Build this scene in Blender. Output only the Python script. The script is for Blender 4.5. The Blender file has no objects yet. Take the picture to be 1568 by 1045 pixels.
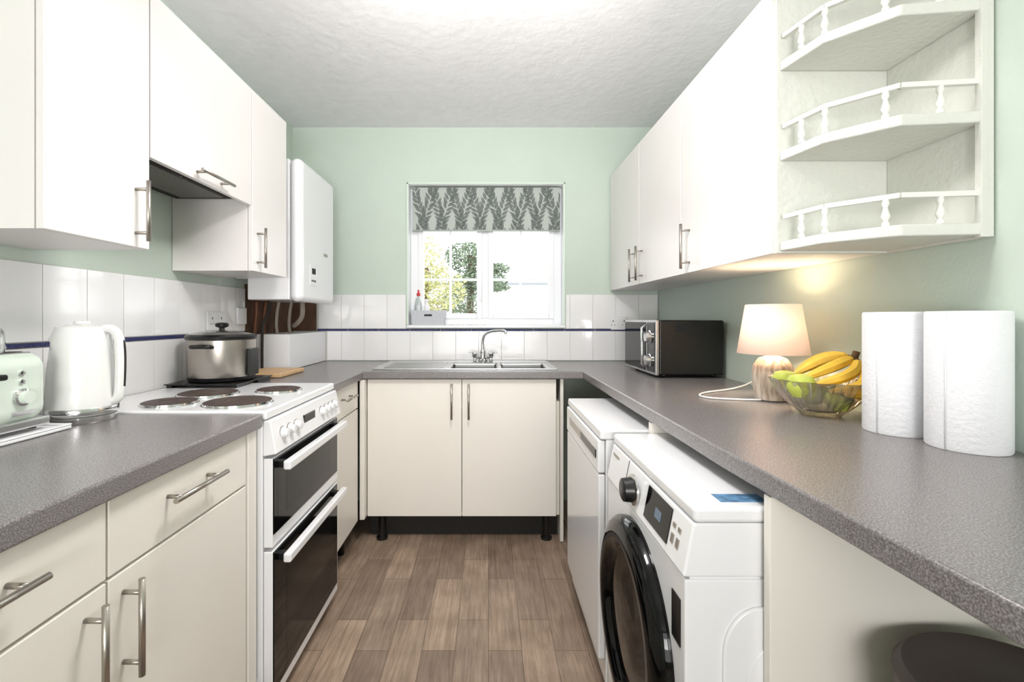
import bpy, bmesh, math, random
from mathutils import Vector, Matrix
random.seed(4)
S = bpy.context.scene
try:
    S.view_settings.view_transform = 'Standard'
    S.view_settings.look = 'None'
    S.view_settings.exposure = 0.0
except Exception: pass

# ---------------------------------------------------------------- materials
def lin(c):
    o = []
    for v in c:
        v = v/255.0
        o.append(v/12.92 if v <= 0.04045 else ((v+0.055)/1.055)**2.4)
    return (o[0], o[1], o[2], 1.0)
def setin(b, k, v):
    if k in b.inputs: b.inputs[k].default_value = v
def mat(name, rgb, rough=0.5, metal=0.0, bump=0.0, bscale=60, var=0.0, coat=0.0, trans=0.0, emit=None, es=0.0, ior=None, vscale=4):
    m = bpy.data.materials.new(name); m.use_nodes = True
    nt = m.node_tree; b = nt.nodes['Principled BSDF']
    c = lin(rgb)
    setin(b, 'Base Color', c); setin(b, 'Roughness', rough); setin(b, 'Metallic', metal)
    setin(b, 'Coat Weight', coat); setin(b, 'Transmission Weight', trans)
    if ior: setin(b, 'IOR', ior)
    if emit: setin(b, 'Emission Color', lin(emit)); setin(b, 'Emission Strength', es)
    tc = nt.nodes.new('ShaderNodeTexCoord')
    if var > 0:
        n = nt.nodes.new('ShaderNodeTexNoise'); n.inputs['Scale'].default_value = vscale
        n.inputs['Detail'].default_value = 4
        nt.links.new(tc.outputs['Object'], n.inputs['Vector'])
        r = nt.nodes.new('ShaderNodeValToRGB')
        r.color_ramp.elements[0].position = 0.3; r.color_ramp.elements[1].position = 0.7
        r.color_ramp.elements[0].color = tuple(v*(1-var) for v in c[:3])+(1,)
        r.color_ramp.elements[1].color = tuple(min(1, v*(1+var)) for v in c[:3])+(1,)
        nt.links.new(n.outputs['Fac'], r.inputs['Fac']); nt.links.new(r.outputs['Color'], b.inputs['Base Color'])
    if bump > 0:
        n = nt.nodes.new('ShaderNodeTexNoise'); n.inputs['Scale'].default_value = bscale
        n.inputs['Detail'].default_value = 5
        nt.links.new(tc.outputs['Object'], n.inputs['Vector'])
        bp = nt.nodes.new('ShaderNodeBump'); bp.inputs['Strength'].default_value = bump
        bp.inputs['Distance'].default_value = 0.01
        nt.links.new(n.outputs['Fac'], bp.inputs['Height']); nt.links.new(bp.outputs['Normal'], b.inputs['Normal'])
    return m

M = {}
M['wall'] = mat('sage_paint', (196,209,197), 0.75, bump=0.10, bscale=90, var=0.015)
M['ceil'] = mat('artex_ceiling', (241,240,241), 0.9, bump=0.30, bscale=22, var=0.025, vscale=14)
M['cab'] = mat('cream_laminate', (237,232,223), 0.34, var=0.012)
M['cabup'] = mat('white_laminate', (235,231,228), 0.32, var=0.012)
M['carc'] = mat('carcass_board', (226,221,208), 0.6)
M['steel'] = mat('brushed_steel', (176,170,162), 0.32, metal=1.0, bump=0.05, bscale=300)
M['chrome'] = mat('chrome', (215,215,215), 0.12, metal=1.0)
M['sinksteel'] = mat('sink_steel', (190,190,190), 0.28, metal=1.0)
M['white'] = mat('white_enamel', (238,238,240), 0.22, coat=0.3)
M['wplastic'] = mat('white_plastic', (235,235,237), 0.35)
M['upvc'] = mat('white_upvc', (238,240,242), 0.3)
M['tile'] = mat('white_glazed_tile', (238,237,237), 0.1, bump=0.10, bscale=12, coat=0.4)
M['grout'] = mat('grout', (206,204,198), 0.9, bump=0.2)
M['blue'] = mat('navy_tile', (38,44,92), 0.2, bump=0.6, bscale=120)
M['black'] = mat('black_plastic', (16,16,17), 0.3)
M['bglass'] = mat('black_glass', (7,7,8), 0.05, ior=1.35)
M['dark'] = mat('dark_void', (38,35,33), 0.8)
M['hot'] = mat('cast_iron_plate', (66,50,44), 0.5, bump=0.15, bscale=150)
M['mint'] = mat('mint_enamel', (217,228,216), 0.2, coat=0.5)
M['kettle'] = mat('cream_kettle', (234,234,231), 0.2, coat=0.4)
M['paper'] = mat('paper_towel', (236,236,239), 0.95, bump=0.25, bscale=110)
M['card'] = mat('cardboard', (170,140,100), 0.9)
M['wood'] = mat('pale_wood', (205,170,125), 0.5, var=0.12, vscale=20)
M['paintsh'] = mat('painted_shelf', (217,218,210), 0.6, bump=0.3, bscale=55, var=0.02)
M['copper'] = mat('old_copper', (100,64,46), 0.5, metal=0.6)
M['oldpipe'] = mat('painted_pipe', (150,140,128), 0.6)
M['brown'] = mat('bare_plaster', (92,66,50), 0.9, var=0.35, bump=0.4, vscale=9)
M['bin'] = mat('brown_bin', (62,50,44), 0.5, var=0.1)
M['banana'] = mat('banana_skin', (226,184,64), 0.5, var=0.12, vscale=30)
M['btip'] = mat('banana_tip', (92,66,34), 0.7)
M['apple'] = mat('green_apple', (190,200,88), 0.35, var=0.12, vscale=18)
M['redplastic'] = mat('red_cap', (196,44,40), 0.4)
M['greytub'] = mat('grey_tub', (190,193,198), 0.45, bump=0.3, bscale=80)
M['leafg'] = mat('yellow_green_leaves', (160,160,108), 0.8, var=0.25)
M['leafd'] = mat('conifer_leaves', (100,114,92), 0.8, var=0.3)
M['bark'] = mat('bark', (90,70,55), 0.9)
M['fence'] = mat('white_render_wall', (228,228,228), 0.9)
M['paving'] = mat('paving', (185,182,175), 0.9, var=0.08)
M['blind'] = mat('blind_fabric', (180,186,180), 0.9, bump=0.2, bscale=200)
M['leafp'] = mat('blind_leaf_print', (96,104,99), 0.9)
M['label'] = mat('blue_label', (90,130,165), 0.4, var=0.6, vscale=60)

# glass (thin)
def thin_glass(name, tint, mixf, rough=0.02):
    m = bpy.data.materials.new(name); m.use_nodes = True
    nt = m.node_tree; nt.nodes.clear()
    o = nt.nodes.new('ShaderNodeOutputMaterial'); mx = nt.nodes.new('ShaderNodeMixShader')
    t = nt.nodes.new('ShaderNodeBsdfTransparent'); g = nt.nodes.new('ShaderNodeBsdfGlossy')
    t.inputs['Color'].default_value = tint; g.inputs['Roughness'].default_value = rough
    fr = nt.nodes.new('ShaderNodeLayerWeight'); fr.inputs['Blend'].default_value = mixf
    nt.links.new(fr.outputs['Facing'], mx.inputs['Fac'])
    nt.links.new(t.outputs[0], mx.inputs[1]); nt.links.new(g.outputs[0], mx.inputs[2])
    nt.links.new(mx.outputs[0], o.inputs['Surface']); return m
M['pane'] = thin_glass('window_glass', (0.97,0.98,0.98,1), 0.12)
M['clear'] = thin_glass('clear_plastic', (0.9,0.93,0.92,1), 0.45, 0.05)
M['amber'] = thin_glass('cut_glass', (0.92,0.88,0.74,1), 0.62, 0.08)

# speckled worktop
def speckle():
    m = bpy.data.materials.new('grey_speckled_laminate'); m.use_nodes = True
    nt = m.node_tree; b = nt.nodes['Principled BSDF']
    tc = nt.nodes.new('ShaderNodeTexCoord')
    n = nt.nodes.new('ShaderNodeTexNoise'); n.inputs['Scale'].default_value = 420; n.inputs['Detail'].default_value = 2
    nt.links.new(tc.outputs['Object'], n.inputs['Vector'])
    r = nt.nodes.new('ShaderNodeValToRGB'); e = r.color_ramp.elements
    e[0].position = 0.36; e[0].color = lin((98,94,94)); e[1].position = 0.68; e[1].color = lin((150,146,145))
    e2 = r.color_ramp.elements.new(0.5); e2.color = lin((120,115,115))
    nt.links.new(n.outputs['Fac'], r.inputs['Fac']); nt.links.new(r.outputs['Color'], b.inputs['Base Color'])
    b.inputs['Roughness'].default_value = 0.27
    return m
M['top'] = speckle()

def floor_mat():
    m = bpy.data.materials.new('oak_vinyl_planks'); m.use_nodes = True
    nt = m.node_tree; b = nt.nodes['Principled BSDF']; L = nt.links.new
    tc = nt.nodes.new('ShaderNodeTexCoord'); sp = nt.nodes.new('ShaderNodeSeparateXYZ'); cb = nt.nodes.new('ShaderNodeCombineXYZ')
    L(tc.outputs['Object'], sp.inputs[0]); L(sp.outputs['Y'], cb.inputs['X']); L(sp.outputs['X'], cb.inputs['Y'])
    br = nt.nodes.new('ShaderNodeTexBrick'); L(cb.outputs[0], br.inputs['Vector'])
    br.inputs['Scale'].default_value = 1.0; br.inputs['Brick Width'].default_value = 0.46; br.inputs['Row Height'].default_value = 0.118
    br.inputs['Mortar Size'].default_value = 0.0013; br.offset = 0.37; br.offset_frequency = 2; br.squash = 1.0
    br.inputs['Color1'].default_value = lin((138,121,106)); br.inputs['Color2'].default_value = lin((182,162,143))
    br.inputs['Mortar'].default_value = lin((108,93,80)); br.inputs['Bias'].default_value = 0.0
    mp = nt.nodes.new('ShaderNodeMapping'); mp.inputs['Scale'].default_value = (3.0, 46.0, 1.0)
    L(cb.outputs[0], mp.inputs['Vector'])
    n = nt.nodes.new('ShaderNodeTexNoise'); n.inputs['Scale'].default_value = 1.6; n.inputs['Detail'].default_value = 8; n.inputs['Roughness'].default_value = 0.7
    n.inputs['Distortion'].default_value = 0.8
    L(mp.outputs[0], n.inputs['Vector'])
    r = nt.nodes.new('ShaderNodeValToRGB'); r.color_ramp.elements[0].position = 0.32; r.color_ramp.elements[1].position = 0.68
    r.color_ramp.elements[0].color = (0.58,0.53,0.49,1); r.color_ramp.elements[1].color = (1.15,1.14,1.12,1)
    L(n.outputs['Fac'], r.inputs['Fac'])
    n2 = nt.nodes.new('ShaderNodeTexNoise'); n2.inputs['Scale'].default_value = 7; n2.inputs['Detail'].default_value = 3
    L(tc.outputs['Object'], n2.inputs['Vector'])
    r2 = nt.nodes.new('ShaderNodeValToRGB'); r2.color_ramp.elements[0].position = 0.3; r2.color_ramp.elements[1].position = 0.7
    r2.color_ramp.elements[0].color = (0.78,0.75,0.73,1); r2.color_ramp.elements[1].color = (1.08,1.08,1.08,1)
    L(n2.outputs['Fac'], r2.inputs['Fac'])
    m1 = nt.nodes.new('ShaderNodeMixRGB'); m1.blend_type = 'MULTIPLY'; m1.inputs['Fac'].default_value = 1
    L(br.outputs['Color'], m1.inputs[1]); L(r.outputs['Color'], m1.inputs[2])
    m2 = nt.nodes.new('ShaderNodeMixRGB'); m2.blend_type = 'MULTIPLY'; m2.inputs['Fac'].default_value = 1
    L(m1.outputs[0], m2.inputs[1]); L(r2.outputs['Color'], m2.inputs[2])
    L(m2.outputs[0], b.inputs['Base Color']); b.inputs['Roughness'].default_value = 0.42
    bp = nt.nodes.new('ShaderNodeBump'); bp.inputs['Strength'].default_value = 0.15; bp.inputs['Distance'].default_value = 0.004
    L(n.outputs['Fac'], bp.inputs['Height']); L(bp.outputs[0], b.inputs['Normal'])
    return m
M['floor'] = floor_mat()

def ribbed_base():
    m = bpy.data.materials.new('ribbed_whitewash_wood'); m.use_nodes = True
    nt = m.node_tree; b = nt.nodes['Principled BSDF']
    tc = nt.nodes.new('ShaderNodeTexCoord'); w = nt.nodes.new('ShaderNodeTexNoise')
    mp = nt.nodes.new('ShaderNodeMapping'); mp.inputs['Scale'].default_value = (90,90,12)
    nt.links.new(tc.outputs['Object'], mp.inputs[0]); nt.links.new(mp.outputs[0], w.inputs['Vector']); w.inputs['Scale'].default_value = 1
    r = nt.nodes.new('ShaderNodeValToRGB'); r.color_ramp.elements[0].position = .35; r.color_ramp.elements[1].position = .65
    r.color_ramp.elements[0].color = lin((156,140,122)); r.color_ramp.elements[1].color = lin((208,196,182))
    nt.links.new(w.outputs['Fac'], r.inputs[0]); nt.links.new(r.outputs[0], b.inputs['Base Color']); b.inputs['Roughness'].default_value = .6
    return m
M['lampbase'] = ribbed_base()
def shade_mat():
    m = bpy.data.materials.new('lampshade_fabric'); m.use_nodes = True
    nt = m.node_tree; nt.nodes.clear(); L = nt.links.new
    o = nt.nodes.new('ShaderNodeOutputMaterial'); a = nt.nodes.new('ShaderNodeAddShader'); mx = nt.nodes.new('ShaderNodeMixShader')
    d = nt.nodes.new('ShaderNodeBsdfDiffuse'); t = nt.nodes.new('ShaderNodeBsdfTranslucent'); e = nt.nodes.new('ShaderNodeEmission')
    d.inputs[0].default_value = lin((243,226,216)); t.inputs[0].default_value = lin((250,228,208))
    e.inputs[0].default_value = lin((255,222,198)); e.inputs[1].default_value = 0.20
    L(d.outputs[0], mx.inputs[1]); L(t.outputs[0], mx.inputs[2]); mx.inputs[0].default_value = 0.20
    L(mx.outputs[0], a.inputs[0]); L(e.outputs[0], a.inputs[1]); L(a.outputs[0], o.inputs[0]); return m
M['shade'] = shade_mat()

# ---------------------------------------------------------------- geometry helpers
def link(o, parent=None):
    S.collection.objects.link(o)
    if parent: 
        o.parent = parent
    return o
def grp(name):
    e = bpy.data.objects.new(name, None); e.empty_display_size = 0.05
    S.collection.objects.link(e); return e
def mk(name, bm, m, parent=None, smooth=False, bevel=0, seg=2, autos=False):
    me = bpy.data.meshes.new(name); bmesh.ops.recalc_face_normals(bm, faces=bm.faces[:]); bm.to_mesh(me); bm.free()
    o = bpy.data.objects.new(name, me)
    if isinstance(m, (list, tuple)):
        for x in m: me.materials.append(x)
    else: me.materials.append(m)
    if smooth:
        for p in me.polygons: p.use_smooth = True
    link(o, parent)
    if bevel > 0:
        md = o.modifiers.new('bev', 'BEVEL'); md.width = bevel; md.segments = seg; md.limit_method = 'ANGLE'; md.angle_limit = math.radians(40)
        for p in me.polygons: p.use_smooth = True
        try: md.harden_normals = True
        except Exception: pass
    return o
def addbox(bm, x0,x1,y0,y1,z0,z1, mi=0):
    vs = [bm.verts.new((x,y,z)) for x in (x0,x1) for y in (y0,y1) for z in (z0,z1)]
    for f in ((0,1,3,2),(4,6,7,5),(0,4,5,1),(2,3,7,6),(0,2,6,4),(1,5,7,3)):
        fc = bm.faces.new([vs[i] for i in f]); fc.material_index = mi
def box(name, x0,x1,y0,y1,z0,z1, m, parent=None, bevel=0.002, seg=2):
    bm = bmesh.new(); addbox(bm, x0,x1,y0,y1,z0,z1)
    return mk(name, bm, m, parent, bevel=bevel, seg=seg)
def boxes(name, lst, m, parent=None, bevel=0):
    bm = bmesh.new()
    for b in lst: addbox(bm, *b)
    return mk(name, bm, m, parent, bevel=bevel)
def catmull(P, n=6):
    P = [Vector(p) for p in P]; out = []
    for i in range(len(P)-1):
        p0 = P[max(i-1,0)]; p1 = P[i]; p2 = P[i+1]; p3 = P[min(i+2,len(P)-1)]
        for k in range(n):
            t = k/n
            out.append(0.5*((2*p1)+(-p0+p2)*t+(2*p0-5*p1+4*p2-p3)*t*t+(-p0+3*p1-3*p2+p3)*t**3))
    out.append(P[-1]); return out
def tube_bm(bm, pts, r, seg=12, mi=0):
    pts = [Vector(p) for p in pts]; n = len(pts)
    rs = r if isinstance(r, (list,tuple)) else [r]*n
    rings = []; up = None
    for i, p in enumerate(pts):
        t = (pts[min(i+1,n-1)]-pts[max(i-1,0)]).normalized()
        if up is None:
            up = Vector((0,0,1)) if abs(t.z) < 0.9 else Vector((1,0,0))
        a = t.cross(up)
        if a.length < 1e-5: a = t.cross(Vector((0,1,0.1)))
        a.normalize(); b = a.cross(t).normalized(); up = b
        rings.append([bm.verts.new(p + (a*math.cos(2*math.pi*k/seg)+b*math.sin(2*math.pi*k/seg))*rs[i]) for k in range(seg)])
    for i in range(n-1):
        for k in range(seg):
            f = bm.faces.new((rings[i][k], rings[i][(k+1)%seg], rings[i+1][(k+1)%seg], rings[i+1][k])); f.material_index = mi; f.smooth = True
    f = bm.faces.new(rings[0]); f.material_index = mi; f = bm.faces.new(rings[-1]); f.material_index = mi
def tube(name, pts, r, m, parent=None, seg=12, smooth=False, n=6):
    bm = bmesh.new()
    if smooth: pts = catmull(pts, n)
    tube_bm(bm, pts, r, seg)
    return mk(name, bm, m, parent)
def lathe(name, prof, m, loc, parent=None, seg=48, axis='Z', wob=None, sx=1, sy=1, mats=None):
    """prof: list of (r,h[,mi])"""
    bm = bmesh.new(); rings = []
    for p in prof:
        r, h = p[0], p[1]; ring = []
        for k in range(seg):
            a = 2*math.pi*k/seg; rr = r*(1+(wob(a,h) if wob else 0))
            x, y, z = rr*math.cos(a)*sx, rr*math.sin(a)*sy, h
            if axis == 'X': x, y, z = z, x, y
            if axis == '-X': x, y, z = -z, x, y
            if axis == 'Y': x, y, z = x, z, y
            ring.append(bm.verts.new((x,y,z)))
        rings.append(ring)
    for i in range(len(rings)-1):
        mi = prof[i][2] if len(prof[i]) > 2 else 0
        for k in range(seg):
            f = bm.faces.new((rings[i][k], rings[i][(k+1)%seg], rings[i+1][(k+1)%seg], rings[i+1][k])); f.material_index = mi; f.smooth = True
    for ring, pi in ((rings[0],0),(rings[-1],-1)):
        if prof[pi][0] > 1e-4:
            f = bm.faces.new(ring)
            if len(prof[pi]) > 2: f.material_index = prof[pi][2]
    bmesh.ops.remove_doubles(bm, verts=bm.verts[:], dist=1e-6)
    o = mk(name, bm, mats if mats else m, parent); o.location = loc
    md = o.modifiers.new('es', 'EDGE_SPLIT'); md.split_angle = math.radians(42)
    return o
def handle(name, p0, p1, out, parent, r=0.0056):
    """bar handle; p0,p1 ends on bar; out = vector from face to bar"""
    p0 = Vector(p0); p1 = Vector(p1); out = Vector(out); bm = bmesh.new()
    tube_bm(bm, [p0, p1], r, 14)
    for t in (0.14, 0.86):
        q = p0.lerp(p1, t); tube_bm(bm, [q-out*0.98, q], r*0.8, 10)
    return mk(name, bm, M['steel'], parent)

# ---------------------------------------------------------------- room
XL, XR, YB, YF, H = -1.27, 1.10, 3.05, -3.4, 2.42
box('floor', XL-0.1, XR+0.1, YF-0.1, YB+0.25, -0.1, 0, M['floor'], bevel=0)
box('ceiling', XL-0.1, XR+0.1, YF-0.1, YB+0.25, H, H+0.1, M['ceil'], bevel=0)
box('wall_left', XL-0.1, XL, YF-0.1, YB+0.25, 0, H, M['wall'], bevel=0)
box('wall_right', XR, XR+0.1, YF-0.1, YB+0.25, 0, H, M['wall'], bevel=0)
box('wall_front', XL, XR, YF-0.1, YF, 0, H, M['wall'], bevel=0)
WX0, WX1, WZ0, WZ1 = -0.52, 0.487, 1.118, 2.05
boxes('wall_back', [(XL,WX0,YB,YB+0.25,0,H),(WX1,XR,YB,YB+0.25,0,H),(WX0,WX1,YB,YB+0.25,0,WZ0),(WX0,WX1,YB,YB+0.25,WZ1,H)], M['wall'])
boxes('baseboard_right', [(XR-0.015,XR-0.001,-3.3,0.82,0.001,0.1)], M['upvc'])

# window
w = grp('window_1')
fy0, fy1 = 3.13, 3.19
fr = [(WX0+.002,WX0+.055,fy0,fy1,WZ0+.02,WZ1-.002),(WX1-.055,WX1-.002,fy0,fy1,WZ0+.02,WZ1-.002),
      (WX0+.055,WX1-.055,fy0,fy1,WZ0+.02,WZ0+.065),(WX0+.055,WX1-.055,fy0,fy1,WZ1-.055,WZ1-.002),
      (-0.045,0.0,fy0,fy1,WZ0+.065,WZ1-.055)]
boxes('frame', fr, M['upvc'], w, bevel=0.004)
def sash(a, b, name):
    z0, z1 = WZ0+.06, WZ1-.05
    boxes(name, [(a,a+.036,fy0-.012,fy1-.01,z0,z1),(b-.036,b,fy0-.012,fy1-.01,z0,z1),(a+.036,b-.036,fy0-.012,fy1-.01,z0,z0+.036),(a+.036,b-.036,fy0-.012,fy1-.01,z1-.036,z1)], M['upvc'], w, bevel=0.004)
    c = (a+b)/2
    boxes(name+'_bars', [(c-.008,c+.008,fy0+.015,fy0+.03,z0+.03,z1-.03)]+[(a+.03,b-.03,fy0+.0155,fy0+.0295,z-.008,z+.008) for z in (1.44,1.70)], M['upvc'], w)
    boxes(name+'_glass', [(a+.03,b-.03,fy0+.032,fy0+.036,z0+.03,z1-.03)], M['pane'], w)
sash(-0.468,-0.042,'sash_a'); sash(-0.003,0.435,'sash_b')
box('catch', -0.062,-0.046,fy0-.03,fy0-.012,1.30,1.40, M['upvc'], w)
box('sill', WX0-.008, WX1+.008, 3.022, 3.13, 1.1185, 1.137, M['upvc'], w, bevel=0.004)
boxes('reveal_lining', [(WX0,WX0+.003,3.052,3.13,1.137,WZ1),(WX1-.003,WX1,3.052,3.13,1.137,WZ1),(WX0,WX1,3.052,3.13,WZ1-.003,WZ1)], M['upvc'], w)
boxes('trim_1', [(WX0-.010,WX0+.002,3.040,3.049,1.14,WZ1+.010),(WX1-.002,WX1+.010,3.040,3.049,1.14,WZ1+.010),(WX0-.010,WX1+.010,3.040,3.049,WZ1,WZ1+.010)], mat('pale_trim',(214,228,214),.6), bevel=0.002)

# roller blind with leaf print
bl = grp('roller_blind')
BX0,BX1,BZ0,BZ1,BY = -0.500, 0.470, 1.757, 2.040, 3.085
boxes('cloth', [(BX0,BX1,BY,BY+.003,BZ0,BZ1)], M['blind'], bl)
tube('roller', [(BX0,BY+.02,2.02),(BX1,BY+.02,2.02)], 0.018, M['blind'], bl)
tube('hem_bar', [(BX0,BY+.001,BZ0),(BX1,BY+.001,BZ0)], 0.006, M['blind'], bl)
bm = bmesh.new()
def leaf(cx, cz, ang, L, W, y):
    for sg in (1,-1):
        pts = []
        for t, s in ((0.04,.10),(.2,.72),(.42,1),(.7,.72),(1,.0),(.7,.10),(.42,.10)):
            u, v = t*L, sg*s*W/2
            pts.append((cx+u*math.cos(ang)-v*math.sin(ang), cz+u*math.sin(ang)+v*math.cos(ang)))
        xs = [p[0] for p in pts]; zs = [p[1] for p in pts]
        if min(xs) < BX0+.001 or max(xs) > BX1-.001 or min(zs) < BZ0+.004 or max(zs) > BZ1-.001:
            pts = [(min(max(p[0],BX0+.001),BX1-.001), min(max(p[1],BZ0+.004),BZ1-.001)) for p in pts]
            if max(p[0] for p in pts)-min(p[0] for p in pts) < .002 or max(p[1] for p in pts)-min(p[1] for p in pts) < .002: continue
        try: bm.faces.new([bm.verts.new((p[0], y, p[1])) for p in pts])
        except Exception: pass
k = 0
while k < 17:
    x = BX0-0.02+k*0.062
    z = BZ0-0.06 + (k%2)*0.02
    lean = math.radians(72 if k%2 else 106)
    while z < BZ1:
        for sgn in (-1,1):
            leaf(x, z+sgn*.006, lean+sgn*math.radians(36+random.uniform(-8,8)), 0.060, 0.018, BY-0.0006-random.random()*0.0008)
        x += math.cos(lean)*0.029; z += 0.029
    k += 1
mk('leaf_print', bm, M['leafp'], bl)

# tile splashback
bm = bmesh.new()
def tile(bm, axis, a0, a1, z0, z1, mi=0):
    g = 0.0012; t = 0.006
    if a1-a0 < 0.02: return
    if axis == 'L': addbox(bm, XL+.002, XL+.002+t, a0+g, a1-g, z0+g, z1-g, mi)
    else: addbox(bm, a0+g, a1-g, YB-.002-t, YB-.002, z0+g, z1-g, mi)
ZT0, ZS0, ZS1, ZT1 = 0.908, 1.098, 1.114, 1.335
def grid_tiles(axis, a, b, cuts, z0, z1, start):
    x = start
    while x < b:
        lo, hi = max(x, a), min(x+.148, b)
        if hi > lo: tile(bm, axis, lo, hi, z0, z1)
        x += .148
for (a,b) in ((0.0, 2.44),):
    grid_tiles('L', a, b, None, ZT0, ZS0, 0.0); grid_tiles('L', a, b, None, ZS1, ZT1, 0.0)
    x = a
    while x < b:
        tile(bm, 'L', x, min(x+.2,b), ZS0, ZS1, 1); x += .2
grid_tiles('B', -1.045, 1.095, None, ZT0, ZS0, -1.10)
grid_tiles('B', -1.11, WX0-.014, None, ZS1, ZT1, -1.10)
grid_tiles('B', WX1+.014, 1.095, None, ZS1, ZT1, -1.10+.148*10)
x = -1.11
while x < 1.09:
    tile(bm, 'B', x, min(x+.2,1.095), ZS0, ZS1, 1); x += .2
tl = mk('tile_splashback', bm, [M['tile'], M['blue']], None, bevel=0.0012)
bm = bmesh.new(); addbox(bm, XL+.0005, XL+.0045, 0, 2.44, ZT0, ZT1); addbox(bm, -1.11, 1.095, YB-.0045, YB-.0005, ZT0, ZS1)
addbox(bm, -1.11, WX0-.014, YB-.0045, YB-.0005, ZS1, ZT1); addbox(bm, WX1+.014, 1.095, YB-.0045, YB-.0005, ZS1, ZT1)
g = mk('grout', bm, M['grout'], tl)

# bare patch under boiler
boxes('bare_wall_patch', [(XL+.0005,XL+.004,2.445,3.045,.91,1.36),(XL+.001,-1.115,YB-.004,YB-.0005,1.1,1.36)], M['brown'])

# ---------------------------------------------------------------- worktops
def gridslab(name, xs, ys, inc, z0, z1, m, warp=None, bevel=0.006, parent=None):
    bm = bmesh.new(); V = {}
    def v(i,j):
        if (i,j) not in V:
            x, y = xs[i], ys[j]
            if warp: x, y = warp(x, y)
            V[(i,j)] = bm.verts.new((x,y,z1))
        return V[(i,j)]
    for i in range(len(xs)-1):
        for j in range(len(ys)-1):
            if inc((xs[i]+xs[i+1])/2, (ys[j]+ys[j+1])/2):
                bm.faces.new((v(i,j), v(i+1,j), v(i+1,j+1), v(i,j+1)))
    ret = bmesh.ops.extrude_face_region(bm, geom=bm.faces[:])
    for e in ret['geom']:
        if isinstance(e, bmesh.types.BMVert): e.co.z = z0
    return mk(name, bm, m, parent, bevel=bevel, seg=4)
def winc(x, y):
    if -0.60 < x < 0.345 and 2.53 < y < 2.97: return False
    if y > 2.44: return True
    if x < -.65: return y > 1.965
    return x > .49
def wwarp(x, y):
    if abs(x-.49) < 1e-4 and y < 1.0: x += 0.02*(1.0-y)/0.6 
    return x, y
gridslab('countertop', [-1.262,-.65,-.60,.345,.49,1.098], [.12,.4,.7,1.0,1.965,2.44,2.53,2.97,3.041], winc, .865, .905, M['top'], wwarp)
gridslab('countertop', [-1.262,-.65], [.12,1.355], lambda x,y: True, .865, .905, M['top'])

# sink
bm = bmesh.new(); sxs = [-.62,-.21,.045,.075,.325,.365]; sys_ = [2.515,2.56,2.86,2.985]
V = {}
def sv(i,j,z):
    if (i,j,z) not in V: V[(i,j,z)] = bm.verts.new((sxs[i],sys_[j],z))
    return V[(i,j,z)]
for i in range(5):
    for j in range(3):
        if j == 1 and i in (1,3):
            zb = .77
            b = [(i,j),(i+1,j),(i+1,j+1),(i,j+1)]
            for q in range(4):
                a, c = b[q], b[(q+1)%4]
                bm.faces.new((sv(*a,.910), sv(*c,.910), sv(*c,zb), sv(*a,zb)))
            bm.faces.new([sv(*q,zb) for q in b])
        else:
            bm.faces.new((sv(i,j,.910),sv(i+1,j,.910),sv(i+1,j+1,.910),sv(i,j+1,.910)))
snk = grp('kitchen_sink')
mk('basin', bm, M['sinksteel'], snk, bevel=0.012, seg=3)
boxes('rim', [(-.622,.367,2.512,2.520,.9055,.913),(-.622,.367,2.98,2.988,.9055,.913),(-.622,-.612,2.52,2.98,.9055,.913),(.357,.367,2.52,2.98,.9055,.913)], M['sinksteel'], snk, bevel=.002)
boxes('drainer_ribs', [(-.57,-.25,2.57+.045*i,2.58+.045*i,.9105,.914) for i in range(7)], M['sinksteel'], snk, bevel=.001)
tp = grp('mixer_tap')
lathe('body', [(.028,0),(.028,.012),(.018,.02),(.018,.06),(.012,.075)], M['chrome'], (-.035,2.92,.911), tp, seg=24)
tube('spout', [(-.035,2.92,.97),(-.037,2.92,1.03),(-.025,2.915,1.075),(.01,2.90,1.098),(.06,2.87,1.105),(.098,2.85,1.103),(.106,2.845,1.085)], 0.0085, M['chrome'], tp, smooth=True)
tube('crossbar', [(-.085,2.92,.940),(.015,2.92,.940)], .011, M['chrome'], tp)
for sx_ in (-.085,.015):
    lathe('tap_head', [(.014,0),(.017,.012),(.017,.024),(.010,.030)], M['chrome'], (sx_,2.92,.940), tp, seg=16)
    tube('lever', [(sx_,2.92,.966),(sx_+(-.035 if sx_<-.03 else .035),2.90,.972)], .0045, M['chrome'], tp)
    tube('stem', [(sx_,2.92,.911),(sx_,2.92,.940)], .010, M['chrome'], tp)

# ---------------------------------------------------------------- base cabinets LEFT
FX = -.67
def base_left(y0, y1, drawer=True, hand=None, hd=None, doors=True):
    g = grp('base_cabinet')
    box('carcass', -1.25, FX-.02, y0+.001, y1-.001, .14, .862, M['carc'], g, bevel=0)
    g1 = .0018
    box('drawer_front', FX-.018, FX, y0+g1, y1-g1, .722, .860, M['cab'], g)
    box('door', FX-.018, FX, y0+g1, y1-g1, .142, .716, M['cab'], g)
    for yy in (y0+.06, y1-.06):
        for xx in (-.74, -1.2):
            tube('leg', [(xx,yy,.001),(xx,yy,.14)], .018, M['black'], g)
    if hd: handle('drawer_handle', (FX+.035,hd[0],.808), (FX+.035,hd[1],.808), (.035,0,0), g)
    if hand: handle('door_handle', (FX+.035,hand,.525), (FX+.035,hand,.703), (.035,0,0), g)
    return g
base_left(.345,.826, hand=.780, hd=(.49,.68))
base_left(.828,1.302, hand=.862, hd=(.955,1.145))
base_left(.0,.343)
box('end_panel', -1.25, FX+.004, 1.305, 1.350, .14, .862, M['cab'], None)
base_left(1.985,2.412, hd=(2.12,2.28))

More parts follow.
